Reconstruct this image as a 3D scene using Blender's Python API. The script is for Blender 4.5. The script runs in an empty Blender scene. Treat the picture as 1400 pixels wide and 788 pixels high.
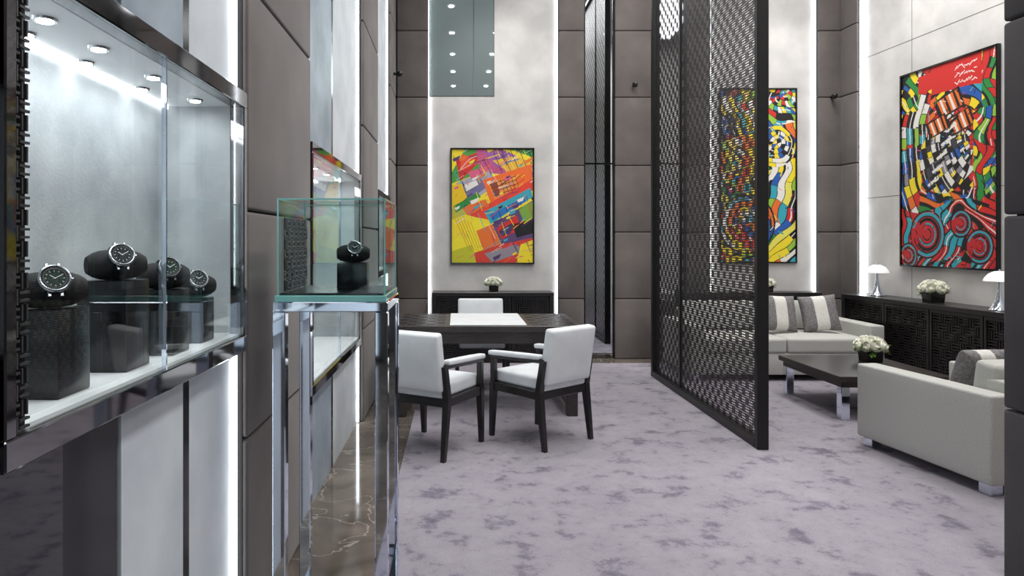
import bpy, bmesh, math, random
import numpy as np
from mathutils import Matrix, Vector
random.seed(7)
sc = bpy.context.scene
sc.view_settings.view_transform = 'Standard'
sc.view_settings.look = 'None'
PI = math.pi

# ------------------------------------------------------------------ materials
def srgb(r, g, b):
    def f(c):
        c /= 255.0
        return c/12.92 if c <= 0.04045 else ((c+0.055)/1.055)**2.4
    return (f(r), f(g), f(b), 1.0)

def newmat(name):
    m = bpy.data.materials.new(name); m.use_nodes = True
    nt = m.node_tree
    return m, nt, nt.nodes['Principled BSDF']

def pmat(name, col, rough=0.5, metal=0.0, spec=0.5, emis=None, es=0.0, coat=0.0):
    m, nt, p = newmat(name)
    p.inputs['Base Color'].default_value = col
    p.inputs['Roughness'].default_value = rough
    p.inputs['Metallic'].default_value = metal
    p.inputs['Specular IOR Level'].default_value = spec
    p.inputs['Coat Weight'].default_value = coat
    if emis:
        p.inputs['Emission Color'].default_value = emis
        p.inputs['Emission Strength'].default_value = es
    return m

def noisemat(name, c1, c2, scale=5.0, rough=0.8, detail=6.0, lo=0.35, hi=0.65, bump=0.0, bscale=200.0, spec=0.3, sheen=0.0, stretch=(1, 1, 1)):
    m, nt, p = newmat(name)
    N, L = nt.nodes, nt.links
    tc = N.new('ShaderNodeTexCoord'); mp = N.new('ShaderNodeMapping')
    mp.inputs['Scale'].default_value = stretch
    L.new(tc.outputs['Object'], mp.inputs['Vector'])
    n = N.new('ShaderNodeTexNoise'); n.inputs['Scale'].default_value = scale; n.inputs['Detail'].default_value = detail
    L.new(mp.outputs[0], n.inputs['Vector'])
    r = N.new('ShaderNodeValToRGB')
    r.color_ramp.elements[0].position = lo; r.color_ramp.elements[0].color = c1
    r.color_ramp.elements[1].position = hi; r.color_ramp.elements[1].color = c2
    L.new(n.outputs['Fac'], r.inputs['Fac']); L.new(r.outputs['Color'], p.inputs['Base Color'])
    p.inputs['Roughness'].default_value = rough
    p.inputs['Specular IOR Level'].default_value = spec
    p.inputs['Sheen Weight'].default_value = sheen
    if bump > 0:
        n2 = N.new('ShaderNodeTexNoise'); n2.inputs['Scale'].default_value = bscale; n2.inputs['Detail'].default_value = 3
        L.new(tc.outputs['Object'], n2.inputs['Vector'])
        b = N.new('ShaderNodeBump'); b.inputs['Strength'].default_value = bump; b.inputs['Distance'].default_value = 0.004
        L.new(n2.outputs['Fac'], b.inputs['Height']); L.new(b.outputs['Normal'], p.inputs['Normal'])
    return m

def glassmat(name, tint=(0.97, 0.985, 0.98, 1), f0=0.02, f1=0.6):
    """thin pane: transparent + mirror reflection by a two-sided Schlick term"""
    m = bpy.data.materials.new(name); m.use_nodes = True
    nt = m.node_tree; nt.nodes.clear(); N, L = nt.nodes, nt.links
    o = N.new('ShaderNodeOutputMaterial'); mx = N.new('ShaderNodeMixShader')
    t = N.new('ShaderNodeBsdfTransparent'); t.inputs['Color'].default_value = tint
    g = N.new('ShaderNodeBsdfGlossy'); g.inputs['Roughness'].default_value = 0.0
    ge = N.new('ShaderNodeNewGeometry')
    d = N.new('ShaderNodeVectorMath'); d.operation = 'DOT_PRODUCT'
    L.new(ge.outputs['Normal'], d.inputs[0]); L.new(ge.outputs['Incoming'], d.inputs[1])
    def mth(op, a, b=None):
        n = N.new('ShaderNodeMath'); n.operation = op
        for i, v in enumerate((a, b)):
            if v is None: continue
            if isinstance(v, (int, float)): n.inputs[i].default_value = v
            else: L.new(v, n.inputs[i])
        return n.outputs[0]
    c = mth('ABSOLUTE', d.outputs['Value']); k = mth('SUBTRACT', 1.0, c); k = mth('MAXIMUM', k, 0.0)
    k = mth('POWER', k, 5.0); k = mth('MULTIPLY', k, f1); k = mth('ADD', k, f0)
    L.new(k, mx.inputs[0]); L.new(t.outputs[0], mx.inputs[1]); L.new(g.outputs[0], mx.inputs[2])
    L.new(mx.outputs[0], o.inputs[0])
    return m

M_wall = noisemat('plaster_wall', srgb(188, 186, 184), srgb(208, 205, 202), 3.0, 0.85, 10, 0.35, 0.65, 0.15, 60)
M_fabwall = noisemat('fabric_panel', srgb(160, 166, 170), srgb(190, 196, 199), 6.0, 0.9, 10, 0.3, 0.7, 0.2, 120)
M_whitepanel = noisemat('white_strip_panel', srgb(196, 203, 210), srgb(220, 226, 231), 4.0, 0.5, 10, 0.3, 0.7)
M_bluepanel = noisemat('blue_grey_strip_panel', srgb(132, 146, 158), srgb(170, 182, 194), 4.0, 0.4, 10, 0.3, 0.7)
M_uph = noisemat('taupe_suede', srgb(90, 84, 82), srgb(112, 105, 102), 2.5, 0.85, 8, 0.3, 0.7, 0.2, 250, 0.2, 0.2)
M_uph_shade = noisemat('taupe_suede_shaded', srgb(58, 56, 58), srgb(74, 71, 72), 2.5, 0.85, 8, 0.3, 0.7, 0.2, 250, 0.2, 0.1)  # darker copy of the taupe suede: the column's unlit shade put into the colour
M_uphb = noisemat('seam_dark', srgb(30, 28, 28), srgb(40, 38, 38), 2.5, 0.9)
M_black = pmat('black_lacquer', srgb(16, 16, 18), 0.15)
M_dark = pmat('dark_bronze_metal', srgb(30, 29, 30), 0.4, 0.4)
M_lat = pmat('lattice_metal', srgb(44, 42, 43), 0.35, 0.5)
M_latd = pmat('lattice_insert_dark', srgb(26, 30, 32), 0.3, 0.4)
M_latg = pmat('lattice_metal_grey', srgb(80, 80, 82), 0.35, 0.6)
M_weave = pmat('woven_bronze', srgb(58, 55, 55), 0.35, 0.5)
M_chrome = pmat('chrome', (0.74, 0.80, 0.90, 1), 0.04, 1.0)
M_dchrome = pmat('dark_chrome', (0.24, 0.24, 0.25, 1), 0.05, 1.0)
M_mirror = pmat('smoked_mirror', (0.62, 0.64, 0.66, 1), 0.01, 1.0)
M_dmirror = pmat('dark_mirror', (0.10, 0.10, 0.11, 1), 0.03, 1.0)
M_green = pmat('tinted_window_glass', (0.66, 0.80, 0.79, 1), 0.02, 0.8)
M_glass = glassmat('clear_glass')
M_glassg = glassmat('greenish_glass', (0.92, 0.97, 0.965, 1), 0.03)
M_gedge = pmat('glass_edge_green', srgb(120, 180, 175), 0.1, 0, 0.5)
M_led = pmat('led_white', (1, 1, 1, 1), 0.5, emis=(0.88, 0.94, 1, 1), es=9.0)
M_ledw = pmat('led_case', (1, 1, 1, 1), 0.5, emis=(0.95, 0.97, 1, 1), es=5.0)
M_dl = pmat('downlight_lens', (1, 1, 1, 1), 0.5, emis=(1, 0.97, 0.92, 1), es=25.0)
M_ceil = pmat('ceiling_paint', srgb(150, 150, 152), 0.9)
M_sofa = noisemat('sofa_fabric', srgb(176, 177, 172), srgb(192, 192, 187), 120, 0.9, 3, 0.3, 0.7, 0.15, 500)
M_leather = noisemat('white_leather', srgb(212, 216, 219), srgb(224, 227, 230), 8, 0.45, 4, 0.3, 0.7, 0.08, 300)
M_pil = noisemat('pillow_grey', srgb(104, 102, 104), srgb(134, 131, 132), 60, 0.7, 3)
M_pilw = noisemat('pillow_white', srgb(205, 203, 198), srgb(222, 220, 214), 60, 0.7, 3)
M_wood = noisemat('wenge_wood', srgb(34, 29, 29), srgb(60, 52, 50), 14, 0.35, 6, 0.35, 0.65, stretch=(1, 18, 18), spec=0.5)
M_wood2 = noisemat('black_wood', srgb(20, 18, 19), srgb(34, 31, 32), 14, 0.3, 6, 0.35, 0.65, stretch=(1, 10, 10), spec=0.5)
M_petal = noisemat('white_petals', srgb(240, 240, 222), srgb(252, 252, 244), 30, 0.6, 2)
M_leaf = noisemat('green_leaf', srgb(60, 110, 40), srgb(110, 150, 70), 30, 0.5, 2)
M_shade = pmat('opal_shade', srgb(240, 240, 238), 0.3, emis=(1, 0.97, 0.92, 1), es=0.25)
M_cushb = pmat('black_velvet', srgb(14, 14, 17), 0.8)
M_strap = pmat('black_rubber_strap', srgb(20, 24, 26), 0.4)
M_standb = pmat('black_display_block', srgb(15, 17, 20), 0.25)
M_dial = pmat('watch_dial', srgb(8, 44, 34), 0.5, 0, 0.2)
M_dialb = pmat('watch_dial_blue', srgb(12, 20, 34), 0.5, 0, 0.2)
M_steel = pmat('steel', (0.6, 0.62, 0.64, 1), 0.15, 1)
M_wsteel = pmat('watch_steel', (0.32, 0.34, 0.36, 1), 0.25, 1)
M_dsteel = pmat('dark_steel', (0.14, 0.15, 0.16, 1), 0.25, 1)
M_glow = pmat('white_display_base', srgb(235, 238, 240), 0.4)

def carpet_mat():
    m, nt, p = newmat('mottled_carpet'); N, L = nt.nodes, nt.links
    tc = N.new('ShaderNodeTexCoord')
    def noise(s, d, r=0.5, dist=0):
        n = N.new('ShaderNodeTexNoise'); n.inputs['Scale'].default_value = s; n.inputs['Detail'].default_value = d
        n.inputs['Roughness'].default_value = r; n.inputs['Distortion'].default_value = dist
        L.new(tc.outputs['Object'], n.inputs['Vector']); return n
    def ramp(n, stops):
        r = N.new('ShaderNodeValToRGB'); e = r.color_ramp.elements
        e[0].position, e[0].color = stops[0]; e[1].position, e[1].color = stops[-1]
        for (q, c) in stops[1:-1]: x = e.new(q); x.color = c
        L.new(n.outputs['Fac'], r.inputs[0]); return r
    def mul(a, b):
        x = N.new('ShaderNodeMix'); x.data_type = 'RGBA'; x.blend_type = 'MULTIPLY'; x.inputs[0].default_value = 1
        L.new(a, x.inputs[6]); L.new(b, x.inputs[7]); return x.outputs[2]
    r1 = ramp(noise(5.0, 12, 0.68, 0.1), [(0.33, srgb(106, 101, 113)), (0.40, srgb(126, 120, 132)), (0.455, srgb(149, 143, 152)), (0.62, srgb(157, 151, 159))])
    r2 = ramp(noise(1.0, 5), [(0.3, (0.90, 0.90, 0.92, 1)), (0.7, (1.04, 1.04, 1.04, 1))])
    r3 = ramp(noise(18, 8, 0.7), [(0.32, (0.80, 0.79, 0.83, 1)), (0.44, (1, 1, 1, 1)), (0.8, (1.03, 1.03, 1.03, 1))])
    n4 = noise(160, 2); r4 = ramp(n4, [(0.3, (0.84, 0.84, 0.84, 1)), (0.7, (1.08, 1.08, 1.08, 1))])
    L.new(mul(mul(mul(r1.outputs[0], r2.outputs[0]), r3.outputs[0]), r4.outputs[0]), p.inputs['Base Color'])
    p.inputs['Roughness'].default_value = 0.95; p.inputs['Specular IOR Level'].default_value = 0.1
    p.inputs['Sheen Weight'].default_value = 0.1
    bp = N.new('ShaderNodeBump'); bp.inputs['Strength'].default_value = 0.4; bp.inputs['Distance'].default_value = 0.008
    L.new(n4.outputs['Fac'], bp.inputs['Height']); L.new(bp.outputs[0], p.inputs['Normal'])
    return m
M_carpet = carpet_mat()

def marble_mat():
    m, nt, p = newmat('brown_marble'); N, L = nt.nodes, nt.links
    tc = N.new('ShaderNodeTexCoord')
    n1 = N.new('ShaderNodeTexNoise'); n1.inputs['Scale'].default_value = 2.2; n1.inputs['Detail'].default_value = 12; n1.inputs['Distortion'].default_value = 1.0
    L.new(tc.outputs['Object'], n1.inputs['Vector'])
    r1 = N.new('ShaderNodeValToRGB'); e = r1.color_ramp.elements
    e[0].position = 0.3; e[0].color = srgb(76, 69, 63); e[1].position = 0.7; e[1].color = srgb(124, 115, 106)
    L.new(n1.outputs['Fac'], r1.inputs[0])
    n2 = N.new('ShaderNodeTexNoise'); n2.inputs['Scale'].default_value = 2.4; n2.inputs['Detail'].default_value = 5; n2.inputs['Distortion'].default_value = 0.4
    L.new(tc.outputs['Object'], n2.inputs['Vector'])
    r2 = N.new('ShaderNodeValToRGB'); c = r2.color_ramp
    c.elements[0].position = 0.494; c.elements[0].color = (0, 0, 0, 1)
    c.elements[1].position = 0.506; c.elements[1].color = (0, 0, 0, 1)
    q = c.elements.new(0.5); q.color = (0.7, 0.7, 0.7, 1)
    L.new(n2.outputs['Fac'], r2.inputs[0])
    a = N.new('ShaderNodeMix'); a.data_type = 'RGBA'
    L.new(r2.outputs[0], a.inputs[0]); L.new(r1.outputs[0], a.inputs[6]); a.inputs[7].default_value = srgb(180, 172, 160)
    L.new(a.outputs[2], p.inputs['Base Color'])
    p.inputs['Roughness'].default_value = 0.08
    return m
M_marble = marble_mat()

# ------------------------------------------------------------------ builder
class B:
    def __init__(s):
        s.v = []; s.f = []; s.fm = []; s.mats = []
    def mi(s, mat):
        if mat not in s.mats: s.mats.append(mat)
        return s.mats.index(mat)
    def raw(s, verts, faces, mat, M=None):
        o = len(s.v); k = s.mi(mat)
        if M is not None: verts = [M @ Vector(v) for v in verts]
        s.v += [tuple(v) for v in verts]
        s.f += [tuple(i+o for i in f) for f in faces]; s.fm += [k]*len(faces)
    def bm(s, bm, mat, M=None):
        bm.verts.ensure_lookup_table(); bm.verts.index_update()
        s.raw([v.co.copy() for v in bm.verts], [[v.index for v in f.verts] for f in bm.faces], mat, M); bm.free()
    def box(s, x0, x1, y0, y1, z0, z1, mat, bev=0.0, seg=2, M=None):
        b = bmesh.new(); bmesh.ops.create_cube(b, size=1)
        for v in b.verts:
            v.co = Vector(((x0+x1)/2+v.co.x*(x1-x0), (y0+y1)/2+v.co.y*(y1-y0), (z0+z1)/2+v.co.z*(z1-z0)))
        if bev > 0:
            bmesh.ops.bevel(b, geom=list(b.edges), offset=bev, segments=seg, profile=0.5, affect='EDGES')
        s.bm(b, mat, M)
    def cushion(s, x0, x1, y0, y1, z0, z1, mat, bev=0.04, puff=0.02, axis=2, M=None):
        b = bmesh.new(); bmesh.ops.create_cube(b, size=1)
        cx, cy, cz = (x0+x1)/2, (y0+y1)/2, (z0+z1)/2; sx, sy, sz = x1-x0, y1-y0, z1-z0
        for v in b.verts: v.co = Vector((cx+v.co.x*sx, cy+v.co.y*sy, cz+v.co.z*sz))
        bmesh.ops.bevel(b, geom=list(b.edges), offset=bev, segments=4, profile=0.5, affect='EDGES')
        fs = [f for f in b.faces if len(f.verts) == 4 and f.calc_area() > 0.25*min(sx*sy, sx*sz, sy*sz)]
        es = list({e for f in fs for e in f.edges})
        bmesh.ops.subdivide_edges(b, edges=es, cuts=7, use_grid_fill=True)
        h = (sx, sy, sz); c = (cx, cy, cz)
        for v in b.verts:
            q = [2*(v.co[i]-c[i])/h[i] for i in range(3)]
            o = [i for i in range(3) if i != axis]
            w = max(0, 1-q[o[0]]**2)*max(0, 1-q[o[1]]**2)
            v.co[axis] += puff*w*(1 if q[axis] > 0 else -1)
        s.bm(b, mat, M)
    def cyl(s, p0, p1, r0, r1, mat, n=20, M=None):
        p0, p1 = Vector(p0), Vector(p1); d = p1-p0
        b = bmesh.new()
        bmesh.ops.create_cone(b, cap_ends=True, segments=n, radius1=r0, radius2=r1, depth=d.length)
        T = Matrix.Translation((p0+p1)/2) @ d.to_track_quat('Z', 'Y').to_matrix().to_4x4()
        s.bm(b, mat, (M @ T) if M is not None else T)
    def lathe(s, prof, mat, n=28, M=None):
        vs = []; fs = []
        for r, z in prof:
            for i in range(n):
                a = 2*PI*i/n; vs.append((r*math.cos(a), r*math.sin(a), z))
        for k in range(len(prof)-1):
            for i in range(n):
                j = (i+1) % n
                fs.append((k*n+i, k*n+j, (k+1)*n+j, (k+1)*n+i))
        s.raw(vs, fs, mat, M)
    def torus(s, R, r, mat, M=None, n=28, m=8, sx=1, sy=1):
        vs = []; fs = []
        for i in range(n):
            a = 2*PI*i/n
            for j in range(m):
                b = 2*PI*j/m
                vs.append(((R+r*math.cos(b))*math.cos(a)*sx, (R+r*math.cos(b))*math.sin(a)*sy, r*math.sin(b)))
        for i in range(n):
            for j in range(m):
                fs.append((i*m+j, ((i+1) % n)*m+j, ((i+1) % n)*m+(j+1) % m, i*m+(j+1) % m))
        s.raw(vs, fs, mat, M)
    def build(s, name, loc=(0, 0, 0), rz=0.0, smooth=True, parent=None):
        me = bpy.data.meshes.new(name); me.from_pydata(s.v, [], s.f)
        for m in s.mats: me.materials.append(m)
        me.polygons.foreach_set('material_index', s.fm)
        bmm = bmesh.new(); bmm.from_mesh(me); bmesh.ops.recalc_face_normals(bmm, faces=bmm.faces); bmm.to_mesh(me); bmm.free()
        if smooth:
            me.polygons.foreach_set('use_smooth', [True]*len(me.polygons))
            me.set_sharp_from_angle(angle=math.radians(35))
        me.update()
        o = bpy.data.objects.new(name, me); sc.collection.objects.link(o)
        o.location = loc; o.rotation_euler = (0, 0, rz)
        if parent: o.parent = parent
        return o

def simple(name, x0, x1, y0, y1, z0, z1, mat, bev=0):
    b = B(); b.box(x0, x1, y0, y1, z0, z1, mat, bev); return b.build(name)

CUB = [(0, 1, 2, 3), (7, 6, 5, 4), (0, 4, 5, 1), (1, 5, 6, 2), (2, 6, 7, 3), (3, 7, 4, 0)]
def lattice(b, W, H, cell, bar, th, mat, M, n=3):
    vs = []; fs = []
    nx = max(1, round(W/cell)); nz = max(1, round(H/cell)); cx = W/nx; cz = H/nz
    def bx(x0, x1, z0, z1, t=th):
        o = len(vs)
        vs.extend([(x0, -t/2, z0), (x1, -t/2, z0), (x1, -t/2, z1), (x0, -t/2, z1), (x0, t/2, z0), (x1, t/2, z0), (x1, t/2, z1), (x0, t/2, z1)])
        fs.extend([tuple(i+o for i in f) for f in CUB])
    for i in range(nx):
        for j in range(nz):
            for k in range(n):
                t = (k+0.5)/n
                if (i+j) % 2:
                    bx(i*cx, (i+1)*cx, (j+t)*cz-bar/2, (j+t)*cz+bar/2)
                else:
                    bx((i+t)*cx-bar/2, (i+t)*cx+bar/2, j*cz, (j+1)*cz)
    b.raw(vs, fs, mat, M)

H = 5.5
# ------------------------------------------------------------------ room shell
simple('floor', -1.2, 5.6, -3.5, 8.5, -0.1, 0.0, M_marble)
b = B()
zc = 0.006
pl = [(-0.36, -3.45), (2.32, -3.45), (2.32, 2.91), (5.12, 2.91), (4.78, 8.06), (-0.36, 8.06)]
n = len(pl); vs = [(x, y, 0.0) for x, y in pl]+[(x, y, zc) for x, y in pl]
b.raw(vs, [tuple(range(n, 2*n)), tuple(range(n-1, -1, -1))]+[(i, (i+1) % n, n+(i+1) % n, n+i) for i in range(n)], M_carpet)
b.build('carpet', smooth=False)
simple('ceiling', -1.3, 5.9, -3.6, 8.6, H, H+0.1, M_ceil)
simple('wall_left', -1.3, -1.2, -3.6, 8.6, 0, H, M_black)

BK = 8.45
b = B()
b.box(-1.2, 5.8, BK+0.02, BK+0.12, 0, H, M_uphb)
b.box(-0.36, 0.46, BK-0.02, BK+0.02, 0, 3.24, M_wall)
b.box(0.4604, 1.245, BK-0.02, BK+0.02, 0, H, M_wall)
b.box(3.12, 4.44, BK-0.02, BK+0.02, 0, H, M_wall)
b.build('wall_back')
b = B()
b.box(-0.34, 0.455, BK-0.015, BK+0.0, 3.25, H, M_green)
b.box(0.20, 0.212, BK-0.019, BK-0.014, 3.25, H, M_steel)
b.build('window_1')

SEAMS = [0.74, 1.56, 2.38, 3.22, 4.04, 4.86]
def pil_back(name, x0, x1, depth=0.09):
    b = B(); z = 0.0
    for z1 in SEAMS+[H]:
        b.box(x0+0.003, x1-0.003, BK-depth, BK+0.02, z+0.003, z1-0.003, M_uph, 0.014, 3); z = z1
    b.box(x0, x1, BK-depth+0.02, BK+0.02, 0, H, M_uphb)
    return b.build(name)
pil_back('trim_1', -0.745, -0.36)
pil_back('trim_2', 1.245, 1.565)
pil_back('trim_3', 1.94, 2.455)
pil_back('trim_4', 2.82, 3.12)
pil_back('trim_5', 4.44, 4.80)
def mirror_back(name, x0, x1):
    b = B()
    b.box(x0, x1, BK-0.03, BK+0.01, 0.0, H, M_mirror)
    for x in (x0, x1-0.018): b.box(x, x+0.018, BK-0.05, BK-0.029, 0, H, M_black)
    b.box(x0, x1, BK-0.045, BK-0.029, 2.40, 2.42, M_black)
    b.box(x0, x1, BK-0.045, BK-0.029, 0.0, 0.04, M_dchrome)
    return b.build(name)
mirror_back('mirror_panel', 1.565, 1.94)
mirror_back('mirror_panel', 2.455, 2.82)
b = B()
for x in (-0.352, 1.232, 3.13, 4.42):
    s = 0.018 if x > 4 else 0.006
    b.box(x-s/2+0.002, x+s/2+0.002, BK-0.04, BK-0.021, 0.02, H-0.02, M_led)
b.build('led_strip')

ang = math.atan(0.068)
RW = Matrix.Translation((4.77, BK, 0)) @ Matrix.Rotation(ang, 4, 'Z')
b = B()
b.box(0.0, 0.1, -6.0, 0.1, 0, H, M_wall, M=RW)
for z in (1.95, 3.6):
    b.box(-0.0015, 0.0, -5.9, -0.45, z, z+0.006, M_uph, M=RW)
for y in (-2.9, -1.2):
    b.box(-0.0015, 0.0, y, y+0.005, 0, H, M_uph, M=RW)
b.build('wall_right')
b = B(); z = 0
for z1 in SEAMS+[H]:
    b.box(-0.07, 0.0, -0.40, -0.088, z+0.003, z1-0.003, M_uph, 0.014, 3, M=RW); z = z1
b.box(-0.05, 0.0, -0.405, -0.085, 0, H, M_uphb, M=RW)
b.build('trim_6')
b = B(); b.box(-0.04, -0.004, -0.45, -0.408, 0.02, H-0.02, M_led, M=RW); b.build('led_strip')
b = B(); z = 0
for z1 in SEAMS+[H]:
    b.box(2.325, 2.45, 2.35, 2.9, z+0.003, z1-0.003, M_uph_shade, 0.014, 3)
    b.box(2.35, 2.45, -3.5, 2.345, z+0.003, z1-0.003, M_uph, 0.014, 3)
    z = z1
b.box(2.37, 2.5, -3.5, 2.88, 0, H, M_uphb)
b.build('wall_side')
simple('wall_return', 2.505, 5.6, 2.4, 2.88, 0, H, M_wall)
b = B()
b.box(-1.2, -0.7, -3.6, -3.5, 0, H, M_uph)
b.box(1.9, 2.4, -3.6, -3.5, 0, H, M_uph)
b.box(-0.7, 1.9, -3.6, -3.5, 3.6, H, M_uph)
b.build('wall_front')
b = B()
for x in (-0.7, 0.55, 1.84): b.box(x, x+0.06, -3.58, -3.5, 0, 3.6, M_dark)
b.box(-0.7, 1.9, -3.58, -3.5, 3.54, 3.6, M_dark)
b.box(-0.7, 1.9, -3.58, -3.5, 0, 0.06, M_dark)
b.box(-0.64, 1.84, -3.545, -3.54, 0.06, 3.54, M_glass)
b.build('window_2')

# ------------------------------------------------------------------ left wall
def pil_left(name, y0, y1, xf=-0.75):
    b = B(); z = 0
    for z1 in SEAMS+[H]:
        b.box(-0.9, xf, y0+0.003, y1-0.003, z+0.003, z1-0.003, M_uph, 0.014, 3); z = z1
    b.box(-0.9, xf-0.02, y0, y1, 0, H, M_uphb)
    return b.build(name)
pil_left('trim_7', 2.435, 3.49)
pil_left('trim_8', 5.45, 6.46)
pil_left('trim_9', 7.70, 8.355)

def strips(name, lst, zlo, zhi):
    b = B()
    for (y0, y1, mat, mlow) in lst:
        b.box(-0.85, -0.80, y0, y1, 0, zlo, mlow)
        b.box(-0.85, -0.80, y0, y1, zhi, H, mat)
    return b.build(name)
strips('wall_panel', [(-3.4, 1.38, M_dmirror, M_dmirror), (1.38, 1.60, M_black, M_black), (1.62, 1.985, M_bluepanel, M_whitepanel), (1.985, 2.03, M_black, M_black), (2.03, 2.434, M_whitepanel, M_whitepanel)], 1.065, 1.975)  # blue-grey strip turns white below the case: its lit look painted in
strips('wall_panel', [(3.491, 4.32, M_bluepanel, M_bluepanel), (4.32, 4.38, M_black, M_black), (4.38, 5.449, M_whitepanel, M_whitepanel)], 0.645, 1.965)
strips('wall_panel', [(6.461, 7.699, M_whitepanel, M_whitepanel)], 1.10, 1.95)
b = B()
for y, zl, zh in ((2.42, 1.06, 1.98), (5.43, 0.64, 1.97), (7.68, 1.1, 1.95)):
    for a, c in ((0.01, zl), (zh, H-0.02)):
        b.box(-0.799, -0.785, y-0.006, y+0.006, a, c, M_led)
b.build('led_strip')

def watch(b, x, y, z, face, scale=1.0, dial=None, metal=None, rim=None):
    dial = dial or M_dial; metal = metal or M_wsteel
    M = Matrix.Translation((x, y, z)) @ Matrix.Rotation(face, 4, 'Z') @ Matrix.Scale(scale, 4)
    vs = []; fs = []; n = 20; k = 10
    for i in range(k+1):
        t = -1+2*i/k; r = 0.036*(1-abs(t)**3.5*0.45)
        for j in range(n):
            a = 2*PI*j/n; vs.append((t*0.062, r*math.cos(a), 0.034+r*0.95*math.sin(a)))
    for i in range(k):
        for j in range(n): fs.append((i*n+j, i*n+(j+1) % n, (i+1)*n+(j+1) % n, (i+1)*n+j))
    fs.append(tuple(range(n))); fs.append(tuple(k*n+j for j in range(n)))
    b.raw(vs, fs, M_cushb, M)
    vs = []; fs = []; n = 36
    for i in range(n):
        a = 2*PI*i/n
        for (w, r) in ((-0.012, 0.0375), (0.012, 0.0375), (0.012, 0.041), (-0.012, 0.041)):
            vs.append((w, r*math.cos(a), 0.034+max(-0.034, r*math.sin(a))))
    for i in range(n):
        for j in range(4): fs.append((i*4+j, ((i+1) % n)*4+j, ((i+1) % n)*4+(j+1) % 4, i*4+(j+1) % 4))
    b.raw(vs, fs, M_strap, M)
    Hd = M @ Matrix.Translation((0, 0, 0.034)) @ Matrix.Rotation(math.radians(62), 4, 'X') @ Matrix.Translation((0, 0, 0.040))
    b.cyl((0, 0, -0.003), (0, 0, 0.010), 0.027, 0.0265, metal, 28, M=Hd)
    b.torus(0.0250, 0.0030, metal, Hd @ Matrix.Translation((0, 0, 0.010)))
    b.cyl((0, 0, 0.0100), (0, 0, 0.0108), 0.0225, 0.0225, dial, 28, M=Hd)
    b.torus(0.0195, 0.0022, M_strap, Hd @ Matrix.Translation((0, 0, 0.0105)), m=6)
    for q in range(12):
        Mh = Hd @ Matrix.Rotation(q*PI/6, 4, 'Z')
        b.box(-0.0004, 0.0004, 0.0135, 0.0165, 0.0108, 0.0114, M_glow, M=Mh)
    for (cx, cy) in ((-0.007, 0), (0.007, 0), (0, -0.008)):
        b.torus(0.0036, 0.0003, M_wsteel, Hd @ Matrix.Translation((cx, cy, 0.011)), n=14, m=4)
    for a, l in ((0.9, 0.010), (-1.1, 0.014)):
        b.box(-0.0005, 0.0005, -0.002, l, 0.0112, 0.0119, M_glow, M=Hd @ Matrix.Rotation(a, 4, 'Z'))
    b.cyl((0.026, 0, 0.003), (0.032, 0, 0.003), 0.0035, 0.0035, metal, 12, M=Hd)
    for sx in (-1, 1):
        for sy in (-1, 1):
            b.box(sx*0.010-0.003, sx*0.010+0.003, min(sy*0.022, sy*0.034), max(sy*0.022, sy*0.034), -0.003, 0.005, metal, 0.001, 1, M=Hd)

def showcase(name, y0, y1, z0, z1, xf=-0.75, xb=-1.03, fr=0.055, div=None, lat=False, downs=(), bmat=None):
    b = B(); bmat = bmat or M_fabwall
    zi0, zi1 = z0+fr+0.012, z1-fr
    for (a, c) in ((z0, z0+fr), (z1-fr, z1)):
        b.box(xf-0.05, xf, y0, y1, a, c, M_dchrome, 0.003, 1)
    b.box(xf-0.05, xf, y0, y0+0.03, z0+fr, z1-fr, M_dchrome, 0.003, 1)
    b.box(xf-0.05, xf, y1-0.035, y1, z0+fr, z1-fr, M_dchrome, 0.003, 1)
    b.box(xb, xf-0.05, y0, y1, z0, z0+fr+0.012, M_glow)
    b.box(xb, xf-0.05, y0, y1, z1-fr, z1, M_glow)
    b.box(xb-0.02, xb, y0, y1, z0, z1, bmat)
    b.box(xb, xf-0.05, y0, y0+0.03, zi0, zi1, bmat)
    b.box(xb, xf-0.05, y1-0.035, y1, zi0, zi1, bmat)
    b.box(xf-0.05, xf-0.02, y0+0.03, y1-0.035, zi0-0.012, zi0-0.004, M_glow)
    yg0 = y0+0.03
    if lat:
        b.box(xf-0.03, xf-0.022, y0+0.03, y0+0.085, z0+fr, z1-fr, M_black)
        lattice(b, 0.055, z1-z0-2*fr, 0.0275, 0.0045, 0.006, M_latg, Matrix.Translation((xf-0.016, y0+0.03, z0+fr)) @ Matrix.Rotation(PI/2, 4, 'Z'), 2)
        yg0 = y0+0.085
    b.box(xf-0.014, xf-0.008, yg0, y1-0.035, z0+fr, z1-fr, M_glass)
    if div:
        b.box(xf-0.016, xf-0.004, div-0.003, div+0.003, z0+fr, z1-fr, M_chrome)
    b.box(xb+0.004, xb+0.018, y0+0.05, y1-0.05, zi1-0.012, zi1-0.002, M_ledw)
    for (dx, dy) in downs:
        b.cyl((dx, dy, zi1-0.006), (dx, dy, zi1), 0.024, 0.026, M_steel, 20)
        b.cyl((dx, dy, zi1-0.008), (dx, dy, zi1-0.0055), 0.017, 0.017, M_dl, 20)
    o = b.build(name)
    return o, zi0, zi1
o, zi, zt = showcase('wall_showcase', 1.13, 2.432, 1.06, 1.98, div=1.766, lat=True,
     downs=((-0.879, 1.45), (-0.985, 1.55), (-0.879, 1.668), (-0.985, 1.80), (-0.875, 1.96), (-0.98, 2.11), (-0.878, 2.28)))
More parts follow.
